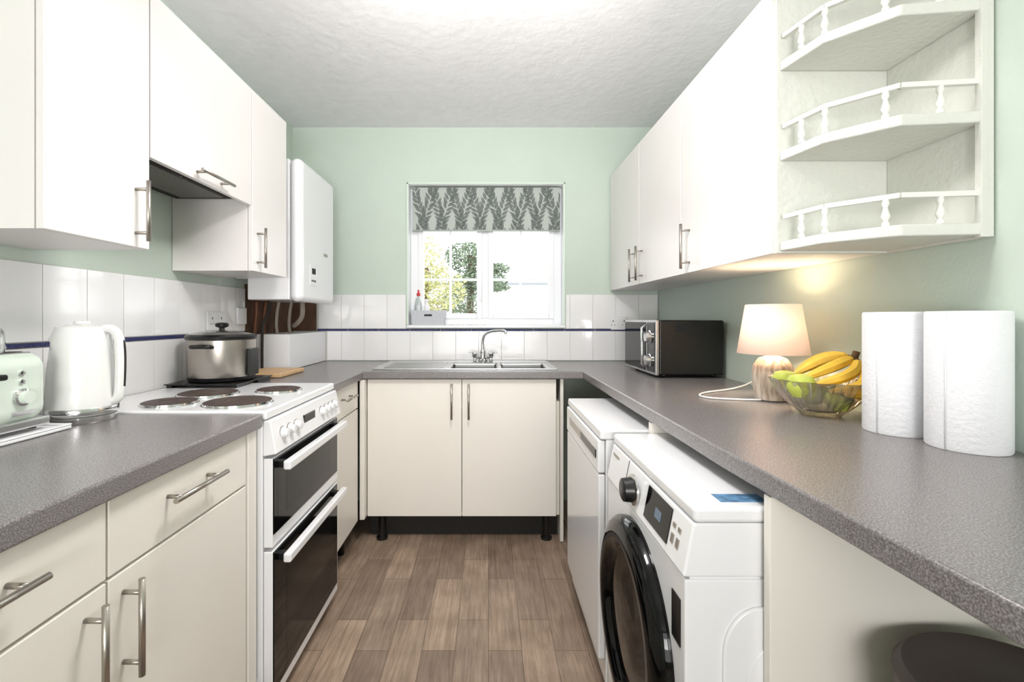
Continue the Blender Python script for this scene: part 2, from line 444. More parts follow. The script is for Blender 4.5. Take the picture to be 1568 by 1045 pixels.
# ---------------------------------------------------------------- base cabinet BACK
g = grp('sink_cabinet')
FY = 2.47
boxes('carcass', [(-.66,-.642,FY+.0,3.03,.14,.862),(.357,.375,FY+.02,3.03,.14,.74),(-.642,.357,2.99,3.03,.14,.74),(-.642,.357,FY+.02,2.99,.14,.158),(-.642,.357,FY+.02,FY+.038,.70,.74)], M['carc'], g)
box('door_a', -.636,-.1415, FY, FY+.018, .140, .860, M['cab'], g)
box('door_b', -.1385,.356, FY, FY+.018, .140, .860, M['cab'], g)
box('corner_post', -.665,-.640, FY-.045, FY+.015, .14, .862, M['cab'], g)
handle('handle_a', (-.192,FY-.035,.655), (-.192,FY-.035,.840), (0,-.035,0), g)
handle('handle_b', (-.103,FY-.035,.655), (-.103,FY-.035,.840), (0,-.035,0), g)
for xx in (-.57,.31):
    for yy in (2.52,2.95): lathe('foot', [(.03,0),(.03,.012),(.018,.02),(.018,.139)], M['black'], (xx,yy,.001), g, seg=16)
box('end_panel', .378, .396, 2.48, 3.03, .002, .862, M['cab'], None)
box('void_shade_panel', -.64,.37, 2.57,2.585,.002,.138, M['dark'], None, bevel=0)  # dark sheet standing in for the deep shade under the sink cabinet

# ---------------------------------------------------------------- cooker
ck = grp('electric_cooker')
CY0, CY1, CX = 1.362, 1.958, -.655
box('body', -1.25, CX, CY0, CY1, .03, .885, M['white'], ck, bevel=.004)
box('hob_top', -1.255, CX+.012, CY0-.002, CY1+.002, .885, .912, M['white'], ck, bevel=.007, seg=3)
bm = bmesh.new()
pr = [(CX,.882),(CX+.022,.882),(CX+.040,.785),(CX,.778)]
a = [bm.verts.new((p[0],CY0+.002,p[1])) for p in pr]; b = [bm.verts.new((p[0],CY1-.002,p[1])) for p in pr]
bm.faces.new(a); bm.faces.new(b[::-1])
for i in range(4): bm.faces.new((a[i],a[(i+1)%4],b[(i+1)%4],b[i]))
mk('fascia', bm, M['white'], ck, bevel=.004)
for i, yy in enumerate((1.425,1.475,1.525,1.755,1.80,1.845,1.89)):
    lathe('knob', [(.018,0),(.018,.005),(.014,.008),(.012,.020),(.0,.021)], M['wplastic'], (CX+.030,yy,.834), ck, seg=20, axis='X')
    lathe('knob_ring', [(.020,0),(.020,.003),(.0,.0032)], M['steel'], (CX+.029,yy,.834), ck, seg=20, axis='X')
box('clock', CX+.026, CX+.0325, 1.59, 1.69, .815, .852, M['bglass'], ck, bevel=.001)
def oven(n, z0, z1, gz0, gz1, hz):
    box(n+'_door', CX+.001, CX+.028, CY0+.004, CY1-.004, z0, z1, M['white'], ck, bevel=.003)
    box(n+'_glass', CX+.024, CX+.031, CY0+.006, CY1-.018, gz0, gz1, M['bglass'], ck, bevel=.001)
    box(n+'_window', CX+.0305, CX+.0313, CY0+.09, CY1-.10, gz0+.035, gz1-.06, mat('oven_window',(20,19,18),.1,ior=1.3), ck, bevel=0)
    box(n+'_handle', CX+.046, CX+.070, CY0+.03, CY1-.008, hz-.015, hz+.013, M['white'], ck, bevel=.006, seg=3)
    for yy in (CY0+.05, CY1-.05): box(n+'_bracket', CX+.028, CX+.048, yy-.012, yy+.012, hz-.010, hz+.010, M['black'], ck, bevel=.002)
oven('top_oven', .512,.772,.550,.770,.745)
oven('main_oven', .055,.500,.09,.498,.470)
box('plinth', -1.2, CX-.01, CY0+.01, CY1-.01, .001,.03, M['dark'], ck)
for (hx,hy,hr) in ((-.985,1.655,.094),(-.775,1.74,.076),(-1.0,1.475,.076),(-.79,1.485,.098)):
    lathe('hotplate', [(hr+.005,0,1),(hr+.005,.002,1),(hr+.001,.0025,1),(hr,.008,0),(hr-.006,.010,0),(.03,.010,0),(.028,.008,0),(.0,.008,0)], None, (hx,hy,.912), ck, mats=[M['hot'],M['chrome']])

# ---------------------------------------------------------------- right side panels & appliances
box('support_panel', .500,1.096,.835,.855,.002,.862, M['cab'], None)
box('support_panel', .495,1.096,1.430,1.455,.002,.862, M['cab'], None)

dw = grp('dishwasher')
DX = .345
box('body', DX+.022,.93,1.470,2.062,.03,.80, M['white'], dw, bevel=.004)
box('worktop', DX+.004,.93,1.468,2.064,.80,.830, M['white'], dw, bevel=.006, seg=3)
box('door', DX,DX+.021,1.474,2.058,.11,.690, M['white'], dw, bevel=.005)
box('control_panel', DX-.002,DX+.021,1.474,2.058,.694,.797, M['white'], dw, bevel=.005)
box('grip_recess', DX-.004,DX,1.53,1.98,.735,.765, M['steel'], dw, bevel=.001)
box('display', DX-.005,DX-.001,1.50,1.74,.735,.762, M['bglass'], dw, bevel=.001)
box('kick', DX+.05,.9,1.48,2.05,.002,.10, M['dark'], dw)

wm = grp('washing_machine')
WX = .362; W0, W1 = .866, 1.424
def prism(name, pr, y0, y1, m, parent, bevel=.004):
    bm = bmesh.new()
    a = [bm.verts.new((p[0],y0,p[1])) for p in pr]; b = [bm.verts.new((p[0],y1,p[1])) for p in pr]
    bm.faces.new(a); bm.faces.new(b[::-1]); n = len(pr)
    for i in range(n): bm.faces.new((a[i],a[(i+1)%n],b[(i+1)%n],b[i]))
    return mk(name, bm, m, parent, bevel=bevel, seg=3)
prism('body', [(WX,.02),(WX,.698),(.93,.698),(.93,.02)], W0, W1, M['white'], wm)
prism('control_panel', [(WX-.004,.702),(WX+.016,.802),(.93,.802),(.93,.702)], W0, W1, M['white'], wm, bevel=.005)
box('neck', WX+.01,.92,W0+.004,W1-.004,.690,.71, M['wplastic'], wm, bevel=0)
box('lid', WX+.016,.935,W0-.002,W1+.002,.8025,.832, M['white'], wm, bevel=.009, seg=3)
RC = Vector((WX, 1.155, .435))
lathe('door_ring', [(.245,0,0),(.245,.016,0),(.232,.032,0),(.205,.040,0),(.202,.040,1),(.192,.040,1),(.190,.040,0),(.176,.030,0),(.168,.020,0),(.155,.018,0),(.10,.032,0),(.0,.038,0)], None, tuple(RC), wm, seg=72, axis='-X', mats=[M['bglass'],mat('ring_grey',(70,72,78),.3,metal=.6)])
lathe('program_knob', [(.038,0,1),(.038,.006,1),(.031,.008,0),(.028,.030,0),(.022,.033,0),(0,.033,0)], None, (WX+.003,1.175,.752), wm, seg=32, axis='-X', mats=[M['black'],M['chrome']])
def slanted(name, y0, y1, z0, z1, m, th=.002):
    def xx(z): return WX-.004+(z-.702)/(.100)*.020
    bm = bmesh.new(); pts = [(xx(z0),z0),(xx(z1),z1)]
    vs = []
    for off in (-th, .001):
        for y in (y0,y1):
            for p in pts: vs.append(bm.verts.new((p[0]+off,y,p[1])))
    for f in ((0,1,3,2),(4,6,7,5),(0,4,5,1),(2,3,7,6),(0,2,6,4),(1,5,7,3)): bm.faces.new([vs[i] for i in f])
    return mk(name, bm, m, wm)
slanted('display', .955,1.095,.722,.792, M['bglass'])
slanted('display_digits', 1.0,1.035,.745,.765, mat('lcd_digits',(90,110,130),.3), .0025)
slanted('drawer_line', 1.255,1.257,.715,.80, M['dark'], .001)
for yy in (.905,.930):
    slanted('button', yy,yy+.012,.735,.752, M['steel'])
    slanted('button', yy,yy+.012,.765,.773, M['steel'])
box('energy_sticker', WX-.002,WX,.885,.925,.560,.650, M['black'], wm, bevel=0)
slanted('brand_mark', 1.34,1.40,.775,.782, M['steel'], .001)
box('filter_flap', WX-.003,WX,1.26,1.36,.06,.13, M['wplastic'], wm, bevel=.002)
bm = bmesh.new(); rp = [(.43,.04)]
for k in range(9):
    a = math.pi - k*math.pi/2/8; rp.append((.50+.07*math.cos(a), .56+.09*math.sin(a)))
rp += [(.88,.65),(.88,.04)]
f = bm.faces.new([bm.verts.new((p[0],W0+.002,p[1])) for p in rp]); r = bmesh.ops.extrude_face_region(bm, geom=[f])
for e in r['geom']:
    if isinstance(e, bmesh.types.BMVert): e.co.y = W0-.007
mk('side_pressing', bm, M['white'], wm, bevel=.006, seg=3)
bm = bmesh.new(); f = bm.faces.new([bm.verts.new((.47+(p[0]-.43)*.9,W0-.005,p[1]*.9)) for p in rp]); r = bmesh.ops.extrude_face_region(bm, geom=[f])
for e in r['geom']:
    if isinstance(e, bmesh.types.BMVert): e.co.y = W0-.0095
mk('side_pressing_inner', bm, M['white'], wm, bevel=.004, seg=3)
box('label', .44,.53,.890,.930,.8322,.8328, M['label'], wm, bevel=0)
for yy in (W0+.05,W1-.05):
    for xx in (.41,.88): tube('foot', [(xx,yy,.001),(xx,yy,.021)], .02, M['black'], wm)

# bin under counter
bn = grp('waste_bin')
lathe('barrel', [(.115,0),(.12,.01),(.145,.58),(.145,.60)], M['bin'], (.765,.66,.001), bn)
lathe('lid', [(.150,0),(.152,.03),(.140,.045),(.12,.040),(.05,.045),(0,.046)], M['bin'], (.765,.66,.602), bn)

# ---------------------------------------------------------------- wall cabinets LEFT
UX = -.947
def wall_left(y0,y1,z0,z1, hy=None, hh=None, sidem='cabup', zc=None, name='wall_cabinet'):
    g = grp(name)
    box('carcass', XL+.002, UX-.020, y0, y1, zc or z0, z1, M['cabup'], g, bevel=.001)
    box('door', UX-.018, UX, y0+.0015, y1-.0015, z0, z1, M['cabup'], g, bevel=.002)
    if hy: handle('handle', (UX+.035,hy,z0+.015),(UX+.035,hy,z0+.178),(.035,0,0), g)
    if hh: handle('handle', (UX+.035,hh[0],z0+.025),(UX+.035,hh[1],z0+.025),(.035,0,0), g)
    return g
wall_left(1.0,1.315,1.372,2.10, hy=1.262)
g = wall_left(1.318,1.882,1.632,2.10, hh=(1.50,1.69), zc=1.69)
box('extractor_hood', XL+.03, UX-.03, 1.335,1.865,1.655,1.689, M['dark'], g, bevel=.003)
box('extractor_grille', XL+.08, UX-.08, 1.38,1.82,1.648,1.655, mat('mesh_filter',(120,118,112),.5,metal=.5,bump=1,bscale=200), g, bevel=0)
wall_left(1.885,2.205,1.372,2.10, hy=1.925)

# boiler
bo = grp('combi_boiler')
box('mounting_frame', XL+.003, -1.181, 2.36,2.72,1.38,1.93, M['wplastic'], bo, bevel=.003)
box('casing', -1.18, -.975, 2.30,2.78,1.272,1.965, M['white'], bo, bevel=.006)
box('front_cover', -.974, -.912, 2.295,2.785,1.262,1.970, M['white'], bo, bevel=.045, seg=8)
box('display', -.9135,-.910, 2.40,2.50,1.35,1.46, M['wplastic'], bo, bevel=.001)
box('lcd', -.9105,-.9092, 2.425,2.475,1.41,1.44, M['dark'], bo, bevel=0)
for i in range(3): box('button', -.9105,-.9092, 2.42+.022*i,2.434+.022*i,1.37,1.38, M['dark'], bo, bevel=0)
box('badge', -.9135,-.910, 2.60,2.66,1.525,1.54, M['steel'], bo, bevel=0)
lathe('flue', [(.055,0),(.055,.05),(.05,.055),(.0,.055)], M['white'], (-1.12,2.5,1.966), bo, seg=28)
for i, (xx,yy) in enumerate(((-1.20,2.52),(-1.16,2.58),(-1.20,2.66),(-1.15,2.72))):
    tube('pipe', [(xx+.01,yy,1.272),(xx,yy,1.22),(xx-.005,yy,1.15),(xx,yy,1.0975)], .009, M['copper'] if i%2==0 else M['oldpipe'], bo, smooth=True, seg=10)
tube('gas_pipe', [(-1.215,2.462,1.272),(-1.215,2.462,1.20),(-1.225,2.462,1.10),(-1.225,2.462,.907)], .010, M['copper'], bo, smooth=True, seg=10)
tube('gas_pipe', [(-1.15,2.462,1.272),(-1.15,2.462,1.22),(-1.18,2.462,1.15),(-1.185,2.462,1.05),(-1.185,2.462,.907)], .007, M['dark'], bo, smooth=True, seg=10)
tube('condensate', [(-1.03,2.60,1.272),(-1.03,2.60,1.20),(-1.06,2.62,1.16),(-1.10,2.66,1.14)], .013, M['oldpipe'], bo, smooth=True)
boxes('pipe_boxing', [(XL+.010,-1.052,2.485,3.038,.9065,1.096)], M['wplastic'], bevel=.003)
box('fused_spur', XL+.0085, XL+.022, 2.345,2.43,1.15,1.235, M['wplastic'], None, bevel=.004)
cb = box('chopping_board', -1.16,-.955,2.16,2.44,.9062,.926, M['wood'], None, bevel=.005)

# ---------------------------------------------------------------- wall cabinets RIGHT
RX = .787
def wall_right(y0,y1,hy):
    g = grp('wall_cabinet')
    box('carcass', RX+.020, XR-.002, y0, y1, 1.360, 2.10, M['cabup'], g, bevel=.001)
    box('door', RX, RX+.018, y0+.002, y1-.002, 1.360, 2.10, M['cabup'], g, bevel=.002)
    handle('handle', (RX-.035,hy,1.375),(RX-.035,hy,1.55),(-.035,0,0), g)
wall_right(1.300,1.922,1.84); wall_right(1.925,2.458,2.405); wall_right(2.461,3.038,2.515)

# corner gallery shelf
sh = grp('corner_shelf_unit')
box('side_board', RX-.002, XR-.003, 1.280,1.298,1.358,2.12, M['paintsh'], sh, bevel=.001)
box('wall_board', XR-.016, XR-.003, 1.020,1.279,1.358,2.12, M['paintsh'], sh, bevel=.001)
box('wall_fillet', XR-.030, XR-.016, 1.020,1.035,1.358,2.12, M['paintsh'], sh, bevel=.001)
OUT = [(.792,1.279),(.818,1.150),(.915,1.042),(1.083,1.022),(1.083,1.279)]
def shelf(z, th=.026):
    bm = bmesh.new(); vs = [bm.verts.new((p[0],p[1],z)) for p in OUT]; f = bm.faces.new(vs)
    r = bmesh.ops.extrude_face_region(bm, geom=[f])
    for e in r['geom']:
        if isinstance(e, bmesh.types.BMVert): e.co.z = z-th
    mk('shelf', bm, M['paintsh'], sh, bevel=.004)
R = [(.800,1.272),(.826,1.154),(.920,1.051),(1.080,1.032)]
M['rail'] = mat('gallery_rail_paint', (234,234,227), .45)
for z in (1.389,1.634,1.879):
    shelf(z)
    bm = bmesh.new()
    for i in range(3):
        a = Vector((R[i][0],R[i][1],z+.066)); b = Vector((R[i+1][0],R[i+1][1],z+.066))
        d = (b-a).normalized(); n = Vector((-d.y,d.x,0))*.006
        vs = [bm.verts.new(p+Vector((0,0,h))) for h in (-.0055,.0055) for p in (a-n,a+n,b+n,b-n)]
        for f in ((0,1,2,3),(7,6,5,4),(0,4,5,1),(1,5,6,2),(2,6,7,3),(3,7,4,0)): bm.faces.new([vs[i2] for i2 in f])
    mk('gallery_rail', bm, M['rail'], sh)
    for i, t in [(0,.45),(0,1.0),(1,.82),(2,.5)]:
        p = Vector((R[i][0],R[i][1])).lerp(Vector((R[i+1][0],R[i+1][1])), t)
        lathe('spindle', [(.0075,0),(.0075,.008),(.0042,.012),(.0092,.022),(.006,.034),(.0042,.044),(.0075,.050),(.006,.062)], M['rail'], (p.x,p.y,z), sh, seg=14)
shelf(2.12,.02)

# ---------------------------------------------------------------- microwave
mw = grp('microwave_oven')
box('case', .782,1.080,2.155,2.625,.920,1.172, M['black'], mw, bevel=.008, seg=3)
box('front', .764,.781,2.150,2.630,.918,1.174, M['sinksteel'], mw, bevel=.004)
box('door_glass', .761,.765,2.285,2.620,.93,1.162, M['bglass'], mw, bevel=.002)
box('control_panel', .761,.765,2.158,2.262,.93,1.162, M['black'], mw, bevel=.002)
for z in (1.095,.985):
    lathe('dial', [(.030,0),(.030,.008),(.025,.010),(.023,.028),(0,.029)], M['chrome'], (.762,2.205,z), mw, seg=24, axis='-X')
tube('door_handle', [(.762,2.275,.945),(.742,2.275,.96),(.742,2.275,1.135),(.762,2.275,1.15)], .006, M['chrome'], mw)
for yy in (2.2,2.58):
    for xx in (.82,1.05): tube('foot', [(xx,yy,.9055),(xx,yy,.921)], .012, M['black'], mw)
box('vents', .86,1.0,2.1535,2.1555,1.12,1.15, mat('vent_black',(8,8,8),.8), mw, bevel=0)

# ---------------------------------------------------------------- lamp
lp = grp('table_lamp'); LX, LY = .958, 1.585
lathe('base', [(.045,0),(.052,.004),(.060,.05),(.062,.085),(.058,.115),(.042,.140),(.016,.150),(.012,.155)], M['lampbase'], (LX,LY,.9055), lp, seg=96, wob=lambda a,h: .022*math.cos(24*a+h*30))
tube('stem', [(LX,LY,1.05),(LX,LY,1.12)], .008, M['chrome'], lp)
so = lathe('shade', [(.108,0),(.0825,.165)], M['shade'], (LX,LY,1.062), lp, seg=56)
bm = bmesh.new(); bm.from_mesh(so.data)
bmesh.ops.delete(bm, geom=[f for f in bm.faces if len(f.verts) > 4], context='FACES_ONLY'); bm.to_mesh(so.data); bm.free()
md = so.modifiers.new('sol','SOLIDIFY'); md.thickness = .0015
so.modifiers.remove(so.modifiers['es'])
lathe('bulb', [(.0,-.03),(.018,-.02),(.024,0),(.018,.02),(.0,.03)], mat('bulb_glow',(255,230,190),.4,emit=(255,205,140),es=6), (LX,LY,1.15), lp, seg=20)
tube('cord', [(LX-.05,LY-.02,.909),(LX-.13,LY-.01,.909),(LX-.20,LY+.02,.909),(LX-.215,LY+.07,.909),(LX-.16,LY+.14,.909),(LX-.02,LY+.22,.911),(LX+.08,LY+.27,.93),(LX+.125,LY+.28,.98)], .003, M['wplastic'], lp, smooth=True, seg=8)
li = bpy.data.lights.new('lamp_bulb_light','POINT'); li.energy = 11.5; li.color = (1,.79,.54); li.shadow_soft_size = .03
lo = bpy.data.objects.new('lamp_bulb_light', li); lo.location = (LX,LY,1.15); link(lo, lp)

# ---------------------------------------------------------------- fruit bowl
fb = grp('fruit_bowl'); FXc, FYc = .950, 1.345
bmprof = [(.048,0),(.052,.004),(.080,.03),(.106,.060),(.123,.095),(.127,.102),(.120,.098),(.100,.062),(.074,.034),(.046,.012),(.0,.010)]
lathe('bowl', bmprof, M['amber'], (FXc,FYc,.9058), fb, seg=144, wob=lambda a,h: .025*math.cos(12*a)*(h/.102) + .022*math.cos(36*a+h*160)*(1 if h>.004 else 0))
def banana(end, sagv, name, r=.0138):
    bm = bmesh.new(); pts = []; rs = []
    stem = Vector((.090,-.01,.165)); N = 16; end = Vector(end)
    for i in range(N+1):
        t = i/N; p = stem.lerp(end, t); s = math.sin(math.pi*t)
        p += Vector(sagv)*s
        pts.append(p); rs.append(.004 if t < .07 else (.0065 if t < .13 else (r*math.sin(math.pi*min(1,(t-.04)/.96))**.45+.002 if t < .97 else .004)))
    tube_bm(bm, pts, rs, 7)
    for f in bm.faces:
        c = f.calc_center_median(); f.smooth = False
        if (c-stem).length < .018 or (c-end).length < .007: f.material_index = 1
    o = mk(name, bm, [M['banana'], M['btip']], fb); o.location = (FXc,FYc,.9058)
for e, s_ in (((-.036,-.080,.078),(.035,-.035,-.020)),((-.050,-.048,.090),(.028,-.022,-.004)),((-.056,-.010,.104),(.02,-.008,.010)),
              ((-.050,.035,.112),(.015,.01,.018)),((-.008,-.098,.070),(.045,-.035,-.026)),((-.03,.070,.108),(.02,.03,.02)),((.028,-.100,.064),(.045,-.022,-.03))):
    banana(e, s_, 'banana')
tube('banana_crown', [(FXc+.086,FYc-.010,1.060),(FXc+.095,FYc-.010,1.086)], .009, M['btip'], fb)
for (ax,ay,az) in ((-.080,-.035,.088),(-.070,.050,.088),(.0,.03,.058),(.01,-.055,.055)):
    lathe('apple', [(0,-.028),(.02,-.032),(.034,-.012),(.037,.006),(.028,.026),(.012,.031),(.0,.025)], M['apple'], (FXc+ax,FYc+ay,.9058+az), fb, seg=24)

# ---------------------------------------------------------------- paper towels
def towel(x, y):
    g = grp('paper_towel_roll')
    lathe('roll', [(.019,0),(.066,0),(.068,.004),(.068,.286),(.066,.290),(.019,.290),(.019,0)], M['paper'], (x,y,.9055), g, seg=64, wob=lambda a,h: .004*math.sin(3*a))
    lathe('core', [(.018,.001),(.0185,.289),(.017,.289),(.0165,.001)], M['card'], (x,y,.9055), g, seg=24)
    tube('loose_edge', [(x-.0655,y-.020,.908),(x-.0655,y-.020,1.193)], .0015, M['paper'], g, seg=6)
towel(1.018,1.000); towel(.992,1.140)

# ---------------------------------------------------------------- slow cooker
tr = box('hob_mat', -1.245,-.965,1.80,2.10,.9225,.927, M['black'], None, bevel=.002)
boxes('mat_feet', [(-1.24,-1.22,1.98,2.09,.9056,.9225),(-.99,-.97,1.98,2.09,.9056,.9225),(-1.24,-1.22,1.81,1.90,.9125,.9225),(-.99,-.97,1.81,1.90,.9125,.9225)], M['black'], tr)
sc = grp('multi_cooker'); PX, PY, PZ = -1.105,1.95,.9275
lathe('pot', [(.112,0,1),(.122,.004,1),(.124,.016,1),(.125,.018,0),(.127,.145,0),(.127,.165,0),(.131,.168,1),(.133,.180,1),(.127,.188,1),(.122,.186,1)], None, (PX,PY,PZ), sc, seg=64, mats=[M['steel'],M['black']])
lathe('glass_lid', [(.122,.184),(.118,.190),(.09,.198),(.04,.203),(.0,.204)], M['clear'], (PX,PY,PZ), sc)
lathe('lid_rim', [(.125,.182),(.125,.188),(.119,.190),(.119,.184)], M['steel'], (PX,PY,PZ), sc)
lathe('lid_knob', [(.012,.204),(.01,.213),(.024,.219),(.026,.229),(.018,.235),(.0,.236)], M['black'], (PX,PY,PZ), sc, seg=24)
tube('side_handle', [(PX-.04,PY-.120,PZ+.140),(PX-.035,PY-.146,PZ+.143),(PX+.025,PY-.146,PZ+.143),(PX+.03,PY-.120,PZ+.140)], .008, M['black'], sc, smooth=True)
box('control_pad', PX+.120,PX+.134,PY-.040,PY+.040,PZ+.02,PZ+.13, M['black'], sc, bevel=.004)

# ---------------------------------------------------------------- kettle
kt = grp('electric_kettle'); KX, KY = -1.098,1.272
lathe('base_plate', [(.074,0),(.076,.004),(.076,.016),(.070,.020),(0,.020)], M['chrome'], (KX,KY,.9055), kt)
lathe('body', [(.0,.020),(.076,.020),(.078,.028),(.077,.06),(.073,.13),(.067,.19),(.062,.235),(.055,.252),(.035,.258),(.0,.260)], M['kettle'], (KX,KY,.9055), kt)
lathe('chrome_band', [(.0785,.022),(.0795,.026),(.0793,.038),(.078,.040)], M['chrome'], (KX,KY,.9055), kt)
kd = Vector((.80,.10,0)).normalized()
def kp(r,z): v = kd*r; return (KX+v.x, KY+v.y, .9055+z)
tube('handle', [kp(.052,.246),kp(.072,.246),kp(.088,.228),kp(.094,.18),kp(.093,.10),kp(.088,.06),kp(.073,.05)], [.0125]*37, M['kettle'], kt, smooth=True)
tube('water_window', [kp(.100,.215),kp(.1035,.19),kp(.104,.14),kp(.102,.09)], .0045, M['dark'], kt, smooth=True)
prism('spout', [(KX-.081,1.125),(KX-.056,1.15),(KX-.041,1.150),(KX-.051,1.085)], KY-.018, KY+.018, M['kettle'], kt)
lathe('lid_knob', [(.02,0),(.018,.008),(0,.01)], M['kettle'], (KX,KY,1.165), kt, seg=24)

# ---------------------------------------------------------------- toaster + tray
ty = grp('serving_tray')
box('base', -1.252,-1.040,.78,1.175,.9058,.914, M['wplastic'], ty, bevel=.003)
boxes('rim', [(-1.252,-1.243,.78,1.175,.914,.919),(-1.049,-1.040,.78,1.175,.914,.919),(-1.243,-1.049,.78,.789,.914,.919),(-1.243,-1.049,1.166,1.175,.914,.919)], M['wplastic'], ty, bevel=.002)
to = grp('toaster')
box('body', -1.236,-1.068,.845,1.150,.938,1.100, M['mint'], to, bevel=.035, seg=6)
box('base', -1.232,-1.066,.848,1.147,.924,.946, M['chrome'], to, bevel=.006)
for yy in (.87,1.12):
    for xx in (-1.21,-1.09): tube('foot', [(xx,yy,.9193),(xx,yy,.925)], .01, M['black'], to)
boxes('slots', [(-1.205,-1.175,.88,1.115,1.099,1.1020),(-1.135,-1.105,.88,1.115,1.099,1.1020)], M['dark'], to)
boxes('chrome_top', [(-1.212,-1.093,.873,1.122,1.096,1.1010)], M['chrome'], to, bevel=.001)
box('lever_slot', -1.0685,-1.066,1.005,1.012,.975,1.070, M['dark'], to, bevel=0)
box('lever', -1.067,-1.045,.993,1.025,1.045,1.058, M['black'], to, bevel=.004)
lathe('dial', [(.020,0,0),(.020,.006,0),(.015,.008,1),(.014,.02,1),(0,.021,1)], None, (-1.068,1.075,1.0), to, seg=24, axis='X', mats=[M['chrome'],M['mint']])
for z in (1.035,1.055): lathe('button', [(.006,0),(.006,.004),(0,.005)], M['chrome'], (-1.068,1.075,z), to, seg=14, axis='X')
box('nameplate', -1.0685,-1.0665,1.055,1.105,.958,.968, M['chrome'], to, bevel=0)
lathe('crumpet_dome', [(.065,0),(.068,.01),(.066,.05),(.050,.075),(.02,.084),(0,.085)], M['clear'], (-1.153,1.03,1.1022), to, seg=36)

# ---------------------------------------------------------------- sockets, sill items
def socket(axis, a, z, w=.146, name='wall_socket'):
    g = grp(name); h = .086
    if axis == 'B':
        y = YB-.0085
        box('plate', a-w/2,a+w/2,y-.009,y,z-h/2,z+h/2, M['wplastic'], g, bevel=.003)
        for dx in (-.036,.036):
            boxes('pins', [(a+dx-.003,a+dx+.003,y-.0095,y-.0088,z+.008,z+.018),(a+dx-.014,a+dx-.008,y-.0095,y-.0088,z-.014,z-.01),(a+dx+.008,a+dx+.014,y-.0095,y-.0088,z-.014,z-.01)], M['dark'], g)
            box('rocker', a+dx-.006,a+dx+.006,y-.012,y-.009,z+.022,z+.036, M['wplastic'], g, bevel=.001)
    else:
        x = XL+.0085
        box('plate', x,x+.009,a-w/2,a+w/2,z-h/2,z+h/2, M['wplastic'], g, bevel=.003)
        for dy in (-.036,.036):
            boxes('pins', [(x+.0088,x+.0095,a+dy-.003,a+dy+.003,z+.008,z+.018),(x+.0088,x+.0095,a+dy-.014,a+dy-.008,z-.014,z-.01),(x+.0088,x+.0095,a+dy+.008,a+dy+.014,z-.014,z-.01)], M['dark'], g)
            box('rocker', x+.009,x+.012,a+dy-.006,a+dy+.006,z+.022,z+.036, M['wplastic'], g, bevel=.001)
socket('B', .84, 1.150, .10); socket('L', 2.17, 1.168)

tb = grp('storage_tub')
bm = bmesh.new()
def ring(z, e): return [(-.505-e,3.035-e*.3),(-.275+e,3.035-e*.3),(-.275+e,3.112+e*.2),(-.505-e,3.112+e*.2)]
a = [bm.verts.new((p[0],p[1],1.1375)) for p in ring(0,-.014)]; b = [bm.verts.new((p[0],p[1],1.232)) for p in ring(0,0)]
c = [bm.verts.new((p[0],p[1],1.232)) for p in ring(0,-.005)]; d = [bm.verts.new((p[0],p[1],1.145)) for p in ring(0,-.018)]
bm.faces.new(a); bm.faces.new(d)
for q in range(4):
    r_ = (q+1)%4
    bm.faces.new((a[q],a[r_],b[r_],b[q])); bm.faces.new((b[q],b[r_],c[r_],c[q])); bm.faces.new((c[q],c[r_],d[r_],d[q]))
mk('tub', bm, M['greytub'], tb, bevel=.003)
box('grip_slot', -.415,-.365,3.0352,3.0385,1.195,1.207, M['dark'], tb, bevel=0)
bt = grp('dish_soap_bottle')
lathe('bottle', [(.024,0),(.026,.004),(.026,.13),(.020,.16),(.009,.172),(.009,.18)], M['clear'], (-.458,3.075,1.1465), bt, seg=24)
lathe('liquid', [(.022,0),(.023,.004),(.023,.12),(0,.12)], M['wplastic'], (-.458,3.075,1.1475), bt, seg=20)
lathe('cap', [(.012,0),(.012,.018),(.006,.022),(.006,.04),(0,.041)], M['redplastic'], (-.458,3.075,1.3265), bt, seg=16)
bt2 = grp('cleaner_bottle')
lathe('bottle', [(.019,0),(.021,.004),(.021,.11),(.010,.135),(.010,.14),(.012,.141),(.012,.16),(0,.161)], M['wplastic'], (-.405,3.078,1.1465), bt2, seg=24)

# ---------------------------------------------------------------- outside
box('garden_ground', -14,14,3.32,22,-.25,-.2, M['paving'], None, bevel=0)
hs = grp('garden_outbuilding')
box('rendered_wall', -7,7,11.0,11.3,-.2,2.0, M['fence'], hs, bevel=0)
bm = bmesh.new(); vs = [bm.verts.new(p) for p in ((-7.2,10.8,2.0),(7.2,10.8,2.0),(7.2,13,2.5),(-7.2,13,2.5))]; bm.faces.new(vs)
mk('roof', bm, mat('pale_roof',(196,200,204),.9), hs)
boxes('gutter', [(-7.2,7.2,10.74,10.80,1.95,2.0)], mat('grey_gutter',(120,124,128),.6), hs)
def leaves(name, blobs, n, size, m, parent):
    bm = bmesh.new()
    for (cx,cy,cz,rx,ry,rz,frac) in blobs:
        for i in range(int(n*frac)):
            while True:
                p = Vector((random.uniform(-1,1),random.uniform(-1,1),random.uniform(-1,1)))
                if .25 < p.length < 1: break
            c = Vector((cx+p.x*rx, cy+p.y*ry, cz+p.z*rz))
            u = Vector((random.gauss(0,1),random.gauss(0,1),random.gauss(0,.6))).normalized(); v = u.cross(Vector((random.gauss(0,1),random.gauss(0,1),random.gauss(0,1)))).normalized()
            s = size*random.uniform(.6,1.3)
            bm.faces.new([bm.verts.new(c+q) for q in (u*s, v*s*.4, -u*s, -v*s*.4)])
    return mk(name, bm, m, parent)
t1 = grp('garden_shrub')
leaves('leaves', [(-.95,6.6,1.95,.35,.4,.45,.5),(-.75,6.8,1.6,.45,.4,.35,.5),(-1.1,6.7,1.3,.4,.4,.5,.4)], 2600, .030, M['leafg'], t1)
